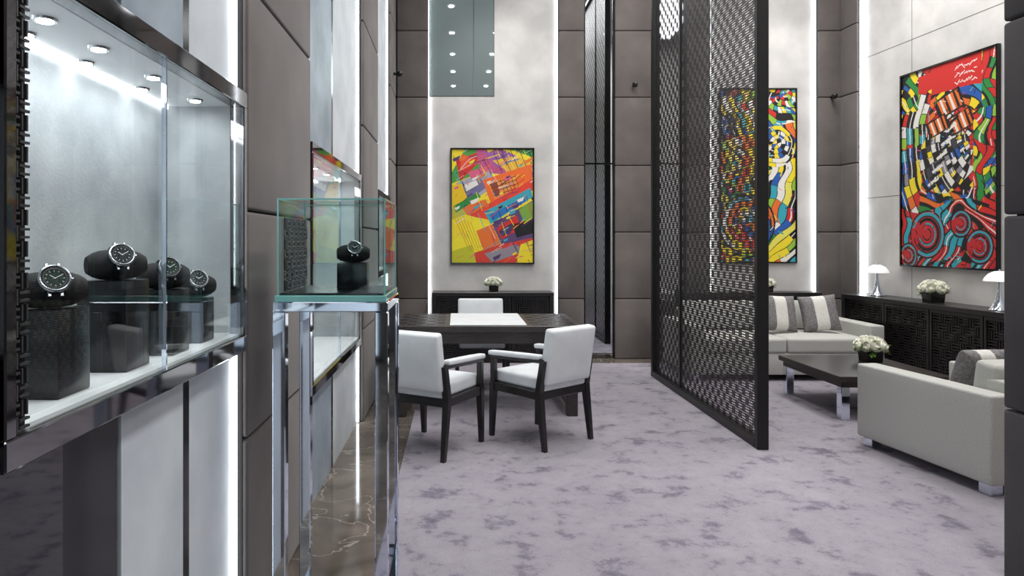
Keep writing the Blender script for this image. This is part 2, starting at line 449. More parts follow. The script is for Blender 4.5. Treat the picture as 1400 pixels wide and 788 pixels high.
for (px, py, h, w, d, mt) in ((-0.868, 1.44, 0.182, 0.12, M_dial, M_wsteel), (-0.872, 1.73, 0.225, 0.125, M_dialb, M_wsteel), (-0.855, 1.97, 0.185, 0.115, M_dial, M_dsteel), (-0.86, 2.20, 0.140, 0.11, M_dialb, M_wsteel)):
    b = B()
    b.box(px-w/2, px+w/2, py-w/2, py+w/2, zi, zi+h, M_standb, 0.004, 2)
    b.box(px-w/2-0.001, px+w/2+0.001, py-w/2-0.001, py+w/2+0.001, zi+h*0.55, zi+h*0.55+0.002, M_black)
    watch(b, px+0.005, py, zi+h, math.radians(42), 1.12, d, mt)
    b.build('watch_display_stand')
o, zi2, zt2 = showcase('wall_showcase', 3.53, 5.33, 0.64, 1.97, div=4.4, xb=-1.1,
     downs=((-0.9, 3.9), (-0.9, 4.3), (-0.9, 4.7), (-0.9, 5.1)))
o, zi3, zt3 = showcase('wall_showcase', 6.52, 7.62, 1.1, 1.95, downs=((-0.9, 6.9), (-0.9, 7.3)))

def area(name, loc, rot, sx, sy, power, col=(1, 1, 1)):
    l = bpy.data.lights.new(name, 'AREA'); l.shape = 'RECTANGLE'; l.size = sx; l.size_y = sy; l.energy = power; l.color = col
    o = bpy.data.objects.new(name, l); sc.collection.objects.link(o); o.location = loc; o.rotation_euler = rot
    return o
def spot(name, loc, target, power, size=70, col=(1, 0.98, 0.95), r=0.05):
    l = bpy.data.lights.new(name, 'SPOT'); l.energy = power; l.spot_size = math.radians(size); l.spot_blend = 0.7; l.color = col; l.shadow_soft_size = r
    o = bpy.data.objects.new(name, l); sc.collection.objects.link(o); o.location = loc
    o.rotation_euler = (Vector(target)-Vector(loc)).to_track_quat('-Z', 'Y').to_euler()
    return o
area('showcase_light', (-0.9, 1.8, 1.905), (0, 0, 0), 0.1, 1.0, 3.6, (0.92, 0.96, 1))
area('showcase_light', (-0.92, 4.4, 1.90), (0, 0, 0), 0.15, 1.5, 9, (0.95, 0.97, 1))
area('showcase_light', (-0.9, 7.05, 1.88), (0, 0, 0), 0.12, 0.9, 4, (0.95, 0.97, 1))

# ------------------------------------------------------------------ pedestal glass case
b = B()
x0, x1, y0, y1 = -0.64, -0.24, 2.354, 2.80
zt = 1.235; L = 0.045
for x in (x0, x1-L):
    for y in (y0, y1-L):
        b.box(x, x+L, y, y+L, 0.0, zt-0.03, M_chrome, 0.003, 1)
for y in (y0, y1-L):
    b.box(x0, x1, y, y+L, zt-0.03, zt+0.004, M_chrome, 0.003, 1)
for x in (x0, x1-L):
    b.box(x, x+L, y0+L, y1-L, zt-0.03, zt+0.004, M_chrome, 0.003, 1)
    b.box(x, x+L, y0+L, y1-L, 0.012, 0.046, M_chrome, 0.003, 1)
for y in (y0, y1-L):
    b.box(x0+L, x1-L, y, y+L, 0.012, 0.046, M_chrome, 0.003, 1)
b.box(x0+0.006, x1-0.006, y0+0.006, y1-0.006, zt+0.004, zt+0.026, M_gedge, 0.002, 1)
b.box(x0+0.02, x1-0.02, y0+0.02, y1-0.02, zt+0.026, zt+0.034, M_standb, 0.002, 1)
g0, g1, h0, h1 = x0+0.016, x1-0.012, y0+0.014, y1-0.014
zb, zg = zt+0.026, 1.597
t = 0.008
b.box(g0, g1, h0, h0+t, zb, zg-t, M_glassg); b.box(g0, g1, h1-t, h1, zb, zg-t, M_glassg)
b.box(g0, g0+t, h0+t, h1-t, zb, zg-t, M_glassg); b.box(g1-t, g1, h0+t, h1-t, zb, zg-t, M_glassg)
b.box(g0, g1, h0, h1, zg-t, zg, M_glassg)
e = 0.0025
for x in (g0, g1):
    for y in (h0, h1): b.box(x-e, x+e, y-e, y+e, zb, zg, M_gedge)
for y in (h0, h1):
    b.box(g0, g1, y-e, y+e, zg-e, zg+e, M_gedge)
for x in (g0, g1):
    b.box(x-e, x+e, h0, h1, zg-e, zg+e, M_gedge)
# dark lattice insert along the left pane of the vitrine
LM = Matrix.Translation((g0+0.014, h0+0.03, zb+0.012)) @ Matrix.Rotation(PI/2, 4, 'Z')
b.box(0, h1-h0-0.06, -0.0005, 0.0015, 0, 0.26, M_black, M=LM)
lattice(b, h1-h0-0.06, 0.26, 0.036, 0.006, 0.004, M_latg, LM @ Matrix.Translation((0, -0.003, 0)), 2)
b.build('glass_display_pedestal')
b = B()
px, py = -0.40, 2.62; zz = zt+0.034
b.box(px-0.055, px+0.055, py-0.05, py+0.05, zz, zz+0.10, M_standb, 0.004)
watch(b, px, py, zz+0.10, math.radians(15), 1.0, M_dialb, M_wsteel)
b.build('watch_display_stand')

# ------------------------------------------------------------------ lattice partition
b = B()
PX = 2.115; PY0, PY1 = 4.70, 7.29; PH = 5.3
b.box(PX-0.04, PX+0.04, PY0, PY0+0.05, 0.006, PH, M_dark, 0.004, 1)
b.box(PX-0.04, PX+0.04, PY1-0.06, PY1, 0.006, PH, M_dark, 0.004, 1)
b.box(PX-0.04, PX+0.04, PY0+0.05, PY1-0.06, 0.006, 0.07, M_dark, 0.004, 1)
b.box(PX-0.04, PX+0.04, PY0+0.05, PY1-0.06, PH-0.06, PH, M_dark, 0.004, 1)
b.box(PX-0.012, PX+0.012, 6.42, 6.45, 0.07, PH-0.06, M_dark)
lattice(b, PY1-PY0-0.11, PH-0.13, 0.060, 0.0090, 0.004, M_lat,
        Matrix.Translation((PX, PY0+0.05, 0.07)) @ Matrix.Rotation(PI/2, 4, 'Z'))
b.build('lattice_room_divider', smooth=False)

# ------------------------------------------------------------------ chairs
def chair(loc, rz):
    b = B()
    def leg(x, y, z0, z1, dx, dy, w0=0.030, w1=0.046):
        vs = [(x+dx-w0/2, y+dy-w0/2, z0), (x+dx+w0/2, y+dy-w0/2, z0), (x+dx+w0/2, y+dy+w0/2, z0), (x+dx-w0/2, y+dy+w0/2, z0),
              (x-w1/2, y-w1/2, z1), (x+w1/2, y-w1/2, z1), (x+w1/2, y+w1/2, z1), (x-w1/2, y+w1/2, z1)]
        b.raw(vs, CUB, M_wood2)
    for sx in (-1, 1):
        leg(sx*0.245, 0.235, 0, 0.40, 0, 0.02); leg(sx*0.245, -0.225, 0, 0.40, 0, -0.05)
        b.box(sx*0.245-0.02, sx*0.245+0.02, 0.215, 0.255, 0.40, 0.595, M_wood2, 0.004, 1)
        vs = [(sx*0.245-0.022, -0.248, 0.40), (sx*0.245+0.022, -0.248, 0.40), (sx*0.245+0.022, -0.202, 0.40), (sx*0.245-0.022, -0.202, 0.40),
              (sx*0.245-0.02, -0.285, 0.62), (sx*0.245+0.02, -0.285, 0.62), (sx*0.245+0.02, -0.245, 0.62), (sx*0.245-0.02, -0.245, 0.62)]
        b.raw(vs, CUB, M_wood2)
        Ma = Matrix.Translation((sx*0.245, -0.01, 0.615)) @ Matrix.Rotation(math.radians(-3), 4, 'X')
        b.box(-0.022, 0.022, -0.25, 0.265, -0.022, 0.0, M_wood2, 0.004, 1, M=Ma)
        b.cushion(-0.03, 0.03, -0.23, 0.28, 0.0, 0.034, M_leather, 0.012, 0.003, M=Ma)
    b.box(-0.26, 0.26, -0.245, 0.25, 0.345, 0.405, M_wood2, 0.006, 1)
    b.cushion(-0.222, 0.222, -0.25, 0.265, 0.402, 0.492, M_leather, 0.02, 0.015)
    Mb = Matrix.Translation((0, -0.245, 0.50)) @ Matrix.Rotation(math.radians(9), 4, 'X')
    b.cushion(-0.235, 0.235, -0.045, 0.035, -0.05, 0.345, M_leather, 0.022, 0.008, axis=1, M=Mb)
    return b.build('dining_armchair', (loc[0], loc[1], 0.006), rz)
chair((-0.165, 4.80), math.radians(-30))
chair((0.61, 5.02), math.radians(40))
chair((0.245, 6.86), math.radians(180))

# ------------------------------------------------------------------ desk
b = B()
X0, X1, Y0, Y1 = -0.55, 1.035, 5.56, 6.51
b.box(X0, X1, Y0, Y1, 0.695, 0.75, M_wood, 0.004, 1)
b.box(X0+0.03, X1-0.03, Y0+0.03, Y1-0.03, 0.60, 0.695, M_wood, 0.003, 1)
for x in (X0+0.04, X1-0.13):
    for y in (Y0+0.04, Y1-0.13): b.box(x, x+0.09, y, y+0.09, 0, 0.60, M_wood, 0.004, 1)
for x in (X0+0.06, X1-0.11): b.box(x, x+0.05, Y0+0.13, Y1-0.13, 0.05, 0.12, M_wood, 0.004, 1)
b.box(-0.06, 0.575, Y0+0.03, Y1-0.03, 0.7505, 0.757, M_leather, 0.002, 1)
for (a, c) in ((X0+0.05, -0.10), (0.615, X1-0.05)):
    n = 5; m = 8
    for i in range(n):
        for j in range(m):
            u0 = a+(c-a)*i/n; u1 = a+(c-a)*(i+1)/n; v0 = Y0+0.04+(Y1-Y0-0.08)*j/m; v1 = Y0+0.04+(Y1-Y0-0.08)*(j+1)/m
            for k in range(3):
                if (i+j) % 2: b.box(u0+0.004, u1-0.004, v0+(v1-v0)*(k+0.2)/3, v0+(v1-v0)*(k+0.8)/3, 0.7505, 0.753, M_weave)
                else: b.box(u0+(u1-u0)*(k+0.2)/3, u0+(u1-u0)*(k+0.8)/3, v0+0.004, v1-0.004, 0.7505, 0.753, M_weave)
b.build('writing_desk', (0, 0, 0.006))

# ------------------------------------------------------------------ credenzas
def credenza(name, W, D, Hc, M, doors=3):
    b = B()
    b.box(0, W, 0, D, Hc-0.05, Hc, M_wood2, 0.004, 1, M=M)
    b.box(0, 0.05, 0, D, 0, Hc-0.05, M_wood2, 0.004, 1, M=M)
    b.box(W-0.05, W, 0, D, 0, Hc-0.05, M_wood2, 0.004, 1, M=M)
    b.box(0.05, W-0.05, 0.06, D, 0.06, Hc-0.05, M_black, M=M)
    b.box(0.05, W-0.05, 0.02, D-0.02, 0, 0.06, M_wood2, M=M)
    dw = (W-0.1)/doors
    for i in range(doors):
        a = 0.05+i*dw+0.006; c = 0.05+(i+1)*dw-0.006
        for (p, q, r, s_) in ((a, c, 0.065, 0.095), (a, c, Hc-0.085, Hc-0.055), (a, a+0.025, 0.095, Hc-0.085), (c-0.025, c, 0.095, Hc-0.085)):
            b.box(p, q, 0.03, 0.06, r, s_, M_wood2, M=M)
        lattice(b, c-a-0.05, Hc-0.18, 0.085, 0.011, 0.01, M_weave, M @ Matrix.Translation((a+0.025, 0.045, 0.095)))
    return b.build(name, smooth=False)
credenza('credenza', 1.45, 0.335, 0.84, Matrix.Translation((-0.30, 8.085, 0.0)))
credenza('credenza', 1.55, 0.26, 0.84, Matrix.Translation((2.80, 8.10, 0.0)))
CR = RW @ Matrix.Translation((-0.36, -0.55, 0)) @ Matrix.Rotation(-PI/2, 4, 'Z')
credenza('credenza', 2.6, 0.355, 0.84, CR @ Matrix.Translation((0, 0, 0.006)), 4)

# ------------------------------------------------------------------ sofas
def sofa(name, W, D, loc, rz, seats=2, hb=0.74):
    b = B(); aw = 0.15
    ha = 0.575
    for sx in (-1, 1):
        xa, xb_ = (-W/2, -W/2+aw) if sx < 0 else (W/2-aw, W/2)
        b.cushion(xa, xb_, -D/2, D/2, 0.065, ha, M_sofa, 0.016, 0.002, axis=0)
        for y in (-D/2+0.03, D/2-0.11):
            xl = xa+0.03 if sx < 0 else xb_-0.11
            b.box(xl, xl+0.08, y, y+0.08, 0, 0.064, M_chrome, 0.003, 1)
    b.cushion(-W/2+aw, W/2-aw, -D/2, -D/2+0.18, 0.065, hb-0.06, M_sofa, 0.016, 0.002, axis=1)
    b.box(-W/2+aw, W/2-aw, -D/2+0.18, D/2-0.015, 0.065, 0.29, M_sofa, 0.012, 2)
    w = (W-2*aw)/seats
    for i in range(seats):
        xa = -W/2+aw+i*w
        b.cushion(xa+0.004, xa+w-0.004, -D/2+0.19, D/2, 0.29, 0.44, M_sofa, 0.025, 0.018)
        Mb = Matrix.Translation((0, -D/2+0.15, 0.44)) @ Matrix.Rotation(math.radians(8), 4, 'X')
        b.cushion(xa+0.004, xa+w-0.004, 0.0, 0.15, 0.0, hb-0.42, M_sofa, 0.03, 0.02, axis=1, M=Mb)
    b.build(name, (loc[0], loc[1], 0.006), rz)

def pillow(loc, rz, tilt, s=0.42, ry=0.0):
    b = B(); n = 24; vs = []; fs = []; fg = []
    for side in (1, -1):
        o = len(vs)
        for i in range(n+1):
            for j in range(n+1):
                u = -1+2*i/n; v = -1+2*j/n
                t = 0.07*max(0, (1-u**4)*(1-v**4))**0.55
                vs.append((u*s/2*(1-0.05*(1-v*v)*abs(u)), side*t, v*s/2*(1-0.05*(1-u*u)*abs(v))))
        for i in range(n):
            for j in range(n):
                f = (o+i*(n+1)+j, o+(i+1)*(n+1)+j, o+(i+1)*(n+1)+j+1, o+i*(n+1)+j+1)
                (fg if 8 <= i < 16 else fs).append(f)
    b.raw(vs, fs, M_pil); k = b.mi(M_pilw)
    b.f += fg; b.fm += [k]*len(fg)
    o = b.build('throw_pillow', loc, 0)
    o.rotation_euler = (tilt, ry, rz)
    me = o.data; bmm = bmesh.new(); bmm.from_mesh(me); bmesh.ops.remove_doubles(bmm, verts=bmm.verts, dist=1e-5); bmesh.ops.recalc_face_normals(bmm, faces=bmm.faces); bmm.to_mesh(me); bmm.free()
    return o
sofa('sofa', 2.0, 0.95, (3.40, 7.47), PI, 2)
pillow((3.50, 7.41, 0.665), 0.10, math.radians(-16), 0.40, 0.05)
pillow((3.94, 7.40, 0.665), -0.08, math.radians(-17), 0.40, -0.08)
sofa('lounge_armchair', 0.88, 1.05, (3.355, 4.39), math.radians(7.8), 1, 0.70)
pillow((3.33, 4.36, 0.615), math.radians(8), math.radians(18), 0.31)

# ------------------------------------------------------------------ coffee table
b = B()
x0, x1, y0, y1 = 3.06, 3.96, 5.44, 6.48
b.box(x0, x1, y0, y1, 0.315, 0.36, M_wood, 0.004, 1)
b.box(x0+0.03, x1-0.03, y0+0.03, y1-0.03, 0.265, 0.315, M_wood, 0.003, 1)
for x in (x0+0.03, x1-0.10):
    for y in (y0+0.03, y1-0.10):
        b.box(x, x+0.07, y, y+0.07, 0, 0.268, M_chrome, 0.003, 1)
b.build('coffee_table', (0, 0, 0.006))

# ------------------------------------------------------------------ flowers
def flowers(loc, s=1.0, seed=1):
    rnd = random.Random(seed); b = B()
    w = 0.062*s; hp = 0.085*s
    vs = [(-w*.9, -w*.9, 0), (w*.9, -w*.9, 0), (w*.9, w*.9, 0), (-w*.9, w*.9, 0), (-w, -w, hp), (w, -w, hp), (w, w, hp), (-w, w, hp)]
    b.raw(vs, CUB, M_black)
    def rose(c, r, d):
        q = Vector(d).to_track_quat('Z', 'Y').to_matrix().to_4x4()
        M = Matrix.Translation(c) @ q
        b.lathe([(0.0, -r*.6), (r*.55, -r*.4), (r*.72, 0), (r*.6, r*.4), (r*.3, r*.62), (0, r*.5)], M_petal, 12, M=M)
        for L_ in range(4):
            rr = r*(1-0.20*L_); n = 5
            for k in range(n):
                a0 = 2*PI*k/n+L_*0.6; vs = []; fs = []
                for i in range(6):
                    for j in range(5):
                        a = a0+(i/5-0.5)*1.7; t = j/4
                        rad = rr*(0.25+0.75*math.sin(t*PI*0.62))*(1+0.12*t*(L_ == 0)); z = -r*0.6+t*r*(1.15+0.12*L_)-0.15*r*abs(i-2.5)/2.5*t
                        vs.append((rad*math.cos(a), rad*math.sin(a), z))
                for i in range(5):
                    for j in range(4): fs.append((i*5+j, (i+1)*5+j, (i+1)*5+j+1, i*5+j+1))
                b.raw(vs, fs, M_petal, M)
    pts = [(0, 0, 1)]
    for k, (n, el) in enumerate(((6, 50), (9, 15))):
        for i in range(n):
            a = 2*PI*i/n+k*0.4+rnd.uniform(-.15, .15); e = math.radians(el+rnd.uniform(-6, 6))
            pts.append((math.cos(a)*math.cos(e), math.sin(a)*math.cos(e), math.sin(e)))
    for d in pts:
        c = Vector((d[0]*0.085*s, d[1]*0.085*s, hp+0.02*s+d[2]*0.06*s)); rose(c, 0.038*s*rnd.uniform(.9, 1.1), d)
    for i in range(22):
        a = rnd.uniform(0, 2*PI); L_ = 0.05*s
        c = Vector((math.cos(a)*0.07*s, math.sin(a)*0.07*s, hp+rnd.uniform(-0.01, 0.06)*s))
        M = Matrix.Translation(c) @ Matrix.Rotation(a, 4, 'Z') @ Matrix.Rotation(rnd.uniform(-0.3, 0.7), 4, 'Y')
        b.raw([(0, -0.004, 0), (L_*.5, -0.018*s, 0.004), (L_*1.3, 0, 0), (L_*.5, 0.018*s, 0.004), (L_*.6, 0, -0.004)], [(0, 1, 4), (1, 2, 4), (2, 3, 4), (3, 0, 4)], M_leaf, M)
    return b.build('flower_arrangement', loc)
flowers((0.44, 8.22, 0.841), 0.95, 1)
flowers((3.72, 6.12, 0.367), 1.2, 2)
flowers((3.75, 8.22, 0.841), 0.85, 3)
def rw(x, y, z): return tuple(RW @ Vector((x, y, z)))
flowers(rw(-0.19, -1.73, 0.847), 1.15, 4)

# ------------------------------------------------------------------ lamps
def lamp(loc):
    b = B()
    b.lathe([(0.0, 0), (0.075, 0), (0.078, 0.006), (0.06, 0.03), (0.036, 0.08), (0.02, 0.14), (0.014, 0.2), (0.013, 0.27), (0.0, 0.27)], M_chrome)
    b.lathe([(0.0, 0.345), (0.04, 0.34), (0.08, 0.318), (0.108, 0.283), (0.118, 0.255), (0.114, 0.255), (0.10, 0.283), (0.07, 0.31), (0.0, 0.33)], M_shade)
    b.cyl((0, 0, 0.26), (0, 0, 0.35), 0.006, 0.006, M_chrome, 10)
    b.cyl((0, 0, 0.345), (0, 0, 0.36), 0.009, 0.005, M_chrome, 12)
    return b.build('table_lamp', loc)
lamp(rw(-0.19, -0.92, 0.847))
lamp(rw(-0.22, -2.52, 0.847))

# ------------------------------------------------------------------ security cameras
def seccam(loc, d):
    b = B(); d = Vector(d)
    b.cyl((0, 0, 0), d*0.05, 0.018, 0.014, M_dark, 14)
    q = Matrix.Translation(d*0.07)
    b.lathe([(0.0, -0.035), (0.02, -0.03), (0.033, -0.012), (0.035, 0.006), (0.028, 0.024), (0.0, 0.032)], M_black, M=q)
    b.build('security_camera', loc)
seccam((2.17, 8.358, 3.36), (0, -1, 0))
seccam((4.60, 8.358, 3.22), (0, -1, 0))
seccam((-0.748, 8.0, 3.42), (1, 0, 0))

# ------------------------------------------------------------------ paintings
class Cv:
    def __init__(s, W, Hh, asp, bg):
        s.W, s.H = W, Hh
        s.U, s.V = np.meshgrid((np.arange(W)+.5)/W*asp, (np.arange(Hh)+.5)/Hh)
        s.a = asp
        s.C = np.zeros((Hh, W, 3)); s.C[:] = np.array(bg)
    def put(s, m, col): s.C[m] = col
    def poly(s, pts, col):
        m = np.zeros(s.U.shape, bool); n = len(pts)
        for i in range(n):
            x1, y1 = pts[i]; x2, y2 = pts[(i+1) % n]; x1 *= s.a; x2 *= s.a
            if y1 == y2: continue
            c = ((s.V >= min(y1, y2)) & (s.V < max(y1, y2))) & (s.U < (x2-x1)*(s.V-y1)/(y2-y1)+x1)
            m ^= c
        s.put(m, col)
    def line(s, p, q, w, col):
        x1, y1 = p[0]*s.a, p[1]; x2, y2 = q[0]*s.a, q[1]
        dx, dy = x2-x1, y2-y1; L2 = dx*dx+dy*dy+1e-9
        t = np.clip(((s.U-x1)*dx+(s.V-y1)*dy)/L2, 0, 1)
        s.put((s.U-x1-t*dx)**2+(s.V-y1-t*dy)**2 < (w/2)**2, col)
    def ring(s, c, r0, r1, col, a0=-9, a1=9):
        d = np.hypot(s.U-c[0]*s.a, s.V-c[1]); an = np.arctan2(s.V-c[1], s.U-c[0]*s.a)
        s.put((d >= r0) & (d < r1) & (an >= a0) & (an <= a1), col)
def C(r, g, b): return tuple(v/255 for v in (r, g, b))
RED, ORG, YEL, GRN, BLU, TEA, PUR, WHT, BLK, PNK, OLV, GRY, LIM = C(205, 40, 36), C(226, 110, 40), C(236, 212, 40), C(40, 135, 62), C(34, 88, 170), C(50, 160, 178), C(78, 48, 98), C(228, 225, 218), C(18, 16, 22), C(215, 90, 130), C(150, 150, 30), C(140, 136, 145), C(145, 190, 62)

def cells(cv, rng, mask, cen, pal, dr, na, warp=0.05, lw=0.12):
    U = cv.U-cen[0]*cv.a; V = cv.V-cen[1]
    U = U+warp*np.sin(V*17+cen[0]*9)+warp*.5*np.sin(V*41); V = V+warp*np.sin(U*15+2)+warp*.5*np.cos(U*37)
    r = np.hypot(U, V)/dr; ring = np.floor(r).astype(int)
    nn = na*(1+ring % 3); a = (np.arctan2(V, U)/(2*PI)+0.5)*nn+ring*0.37; seg = np.floor(a).astype(int)
    h = (ring*7919+seg*104729+int(cen[0]*1000)) % 9973
    idx = (h*31) % len(pal)
    col = np.array(pal)[idx]
    fr = r-ring; fa = a-seg
    line = (fr < lw) | (fa < lw*nn/12.0/np.maximum(r, .7)*1.2)
    col = np.where(line[..., None], np.array(BLK), col)
    hl = (fr > .45) & (fr < .6) & (h % 3 == 0)
    col = np.where(hl[..., None], np.array(WHT), col)
    hb_ = (fr > .75) & (h % 4 == 1)
    col = np.where(hb_[..., None], np.array(BLK), col)
    cv.C = np.where(mask[..., None], col, cv.C)

def art1():
    cv = Cv(228, 316, 0.72, YEL); rng = random.Random(3)
    P = cv.poly
    P([(0, 0), (.55, 0), (.3, .22), (0, .3)], C(70, 150, 60))
    P([(0, .0), (.16, 0), (.0, .2)], YEL)
    P([(.05, .1), (.4, .0), (.5, .0), (.1, .28)], RED)
    P([(.12, .04), (.34, .1), (.1, .2)], C(230, 80, 45))
    P([(.3, 0), (1, 0), (1, .25), (.35, .2)], C(190, 80, 130))
    P([(.4, .02), (.72, 0), (.95, .1), (.55, .16)], C(150, 90, 160))
    P([(.5, .1), (.9, .04), (1, .14), (.7, .2)], C(225, 175, 60))
    P([(.62, 0), (1, 0), (1, .12)], YEL); P([(.72, 0), (1, 0), (1, .07)], GRN)
    for k in range(9):
        x = .5+k*.055
        cv.line((x, 0), (x+.12, .2), .006, YEL if k % 2 else BLK)
    P([(.05, .3), (.45, .17), (.55, .32), (.15, .5)], C(165, 165, 178))
    P([(.08, .36), (.35, .24), (.42, .34), (.2, .45)], C(110, 105, 145))
    P([(.14, .32), (.3, .27), (.33, .31), (.18, .37)], WHT)
    P([(.2, .2), (.42, .15), (.46, .19), (.24, .26)], PNK)
    P([(.0, .32), (.12, .3), (.3, .62), (.0, .55)], C(230, 190, 20))
    P([(.0, .6), (.5, .5), (.5, .66), (.3, .9), (0, 1)], YEL)
    P([(.38, .27), (.98, .13), (1, .36), (.5, .52)], C(236, 105, 30))
    P([(.45, .30), (.78, .22), (.84, .35), (.53, .44)], C(232, 140, 60))
    P([(.47, .31), (.56, .29), (.60, .40), (.54, .42)], C(140, 60, 30))
    for k in range(4):
        t = k/3; cv.line((.47+t*.05, .31+t*.10), (.78+t*.05, .235+t*.10), .007, C(120, 50, 30))
    for k in range(5):
        t = k/4; cv.line((.6+t*.18, .27-t*.04), (.66+t*.17, .40-t*.05), .005, C(90, 40, 30))
    P([(.1, .56), (.4, .5), (1.0, .26), (1, .36), (.45, .62), (.3, .6)], C(226, 62, 40))
    P([(.0, .52), (.3, .46), (.36, .52), (.0, .62)], C(190, 180, 60))
    P([(.1, .5), (.42, .44), (.46, .5), (.2, .58)], ORG)
    P([(.4, .55), (.97, .34), (1, .42), (.48, .66)], TEA)
    P([(.46, .58), (.9, .42), (.92, .46), (.5, .63)], C(30, 110, 185))
    for k in range(6):
        t = k/5; cv.line((.5+t*.42, .575-t*.16), (.52+t*.42, .62-t*.16), .006, C(20, 50, 90))
    P([(.02, .5), (.32, .38), (.36, .42), (.05, .56)], GRN)
    P([(.0, .82), (.3, .62), (.55, .7), (.3, 1), (.0, 1)], C(238, 220, 45))
    P([(.5, .66), (1, .45), (1, .8), (.62, .85)], C(88, 66, 110))
    P([(.55, .7), (.8, .58), (.85, .7), (.62, .8)], RED)
    P([(.58, .72), (.74, .65), (.78, .70), (.62, .77)], C(60, 50, 70))
    P([(.82, .52), (1, .46), (1, .6), (.9, .66)], C(120, 160, 60))
    P([(.75, .66), (1, .62), (1, .74), (.8, .78)], BLK)
    P([(.3, .72), (.5, .66), (.62, .86), (.42, .95)], ORG)
    P([(.2, .93), (.6, .84), (1, .78), (1, 1), (.1, 1)], C(205, 60, 45))
    P([(.4, .92), (.8, .84), (.9, .9), (.5, 1)], GRY); P([(.85, .84), (1, .8), (1, 1), (.8, 1)], YEL)
    P([(.0, .9), (.25, .84), (.3, 1), (0, 1)], C(190, 190, 40))
    pal = [RED, ORG, YEL, BLK, BLK, WHT, PUR, TEA, BLU, PNK, YEL, PUR]
    for k in range(210):
        x, y = rng.random(), rng.random(); an = rng.choice((-.42, -.42, -.42, -.6, -.2, .95, 1.1))+rng.uniform(-.06, .06)
        if x < .45 and y > .58 and rng.random() < .7: continue
        L_ = rng.uniform(.03, .18); cv.line((x, y), (x+math.cos(an)*L_, y+math.sin(an)*L_), rng.uniform(.002, .008), rng.choice(pal))
    for k in range(34):
        x, y = rng.random(), rng.random(); s_ = rng.uniform(.025, .06)
        if x < .45 and y > .58: continue
        P([(x, y), (x+s_*1.9, y-s_*.6), (x+s_*1.5, y+s_*.15), (x+s_*.3, y+s_*.5)], rng.choice(pal))
    for k in range(6): cv.line((.03+.04*k, .6+.008*k), (.22+.03*k, .9), .004, C(190, 120, 20))
    return cv
def art2():
    cv = Cv(190, 400, 0.46, YEL); rng = random.Random(5)
    pal = [YEL, RED, BLU, TEA, WHT, ORG, GRN, LIM, BLK, YEL, C(225, 215, 90)]
    al = np.ones(cv.U.shape, bool)
    cells(cv, rng, al, (.0, .5), pal, .042, 10, .018, .10)
    cells(cv, rng, (cv.V < .3-cv.U*.25), (.9, .05), [YEL, LIM, BLU, WHT, BLK, TEA, RED], .038, 8, .02)
    cells(cv, rng, np.hypot(cv.U-.16, cv.V-.78) < .17, (.35, .78), [RED, YEL, WHT, TEA, ORG, BLU], .03, 6, .01)
    cells(cv, rng, np.hypot(cv.U-.34, cv.V-.33) < .12, (.75, .33), [BLU, WHT, YEL, BLK], .027, 5, .01)
    cv.ring((.35, .78), .165, .175, BLK)
    for k in range(90):
        x, y = rng.random(), rng.random(); an = rng.uniform(0, 6.28); L_ = rng.uniform(.02, .07)
        cv.line((x, y), (x+math.cos(an)*L_, y+math.sin(an)*L_*.5), rng.uniform(.003, .009), rng.choice(pal))
    return cv
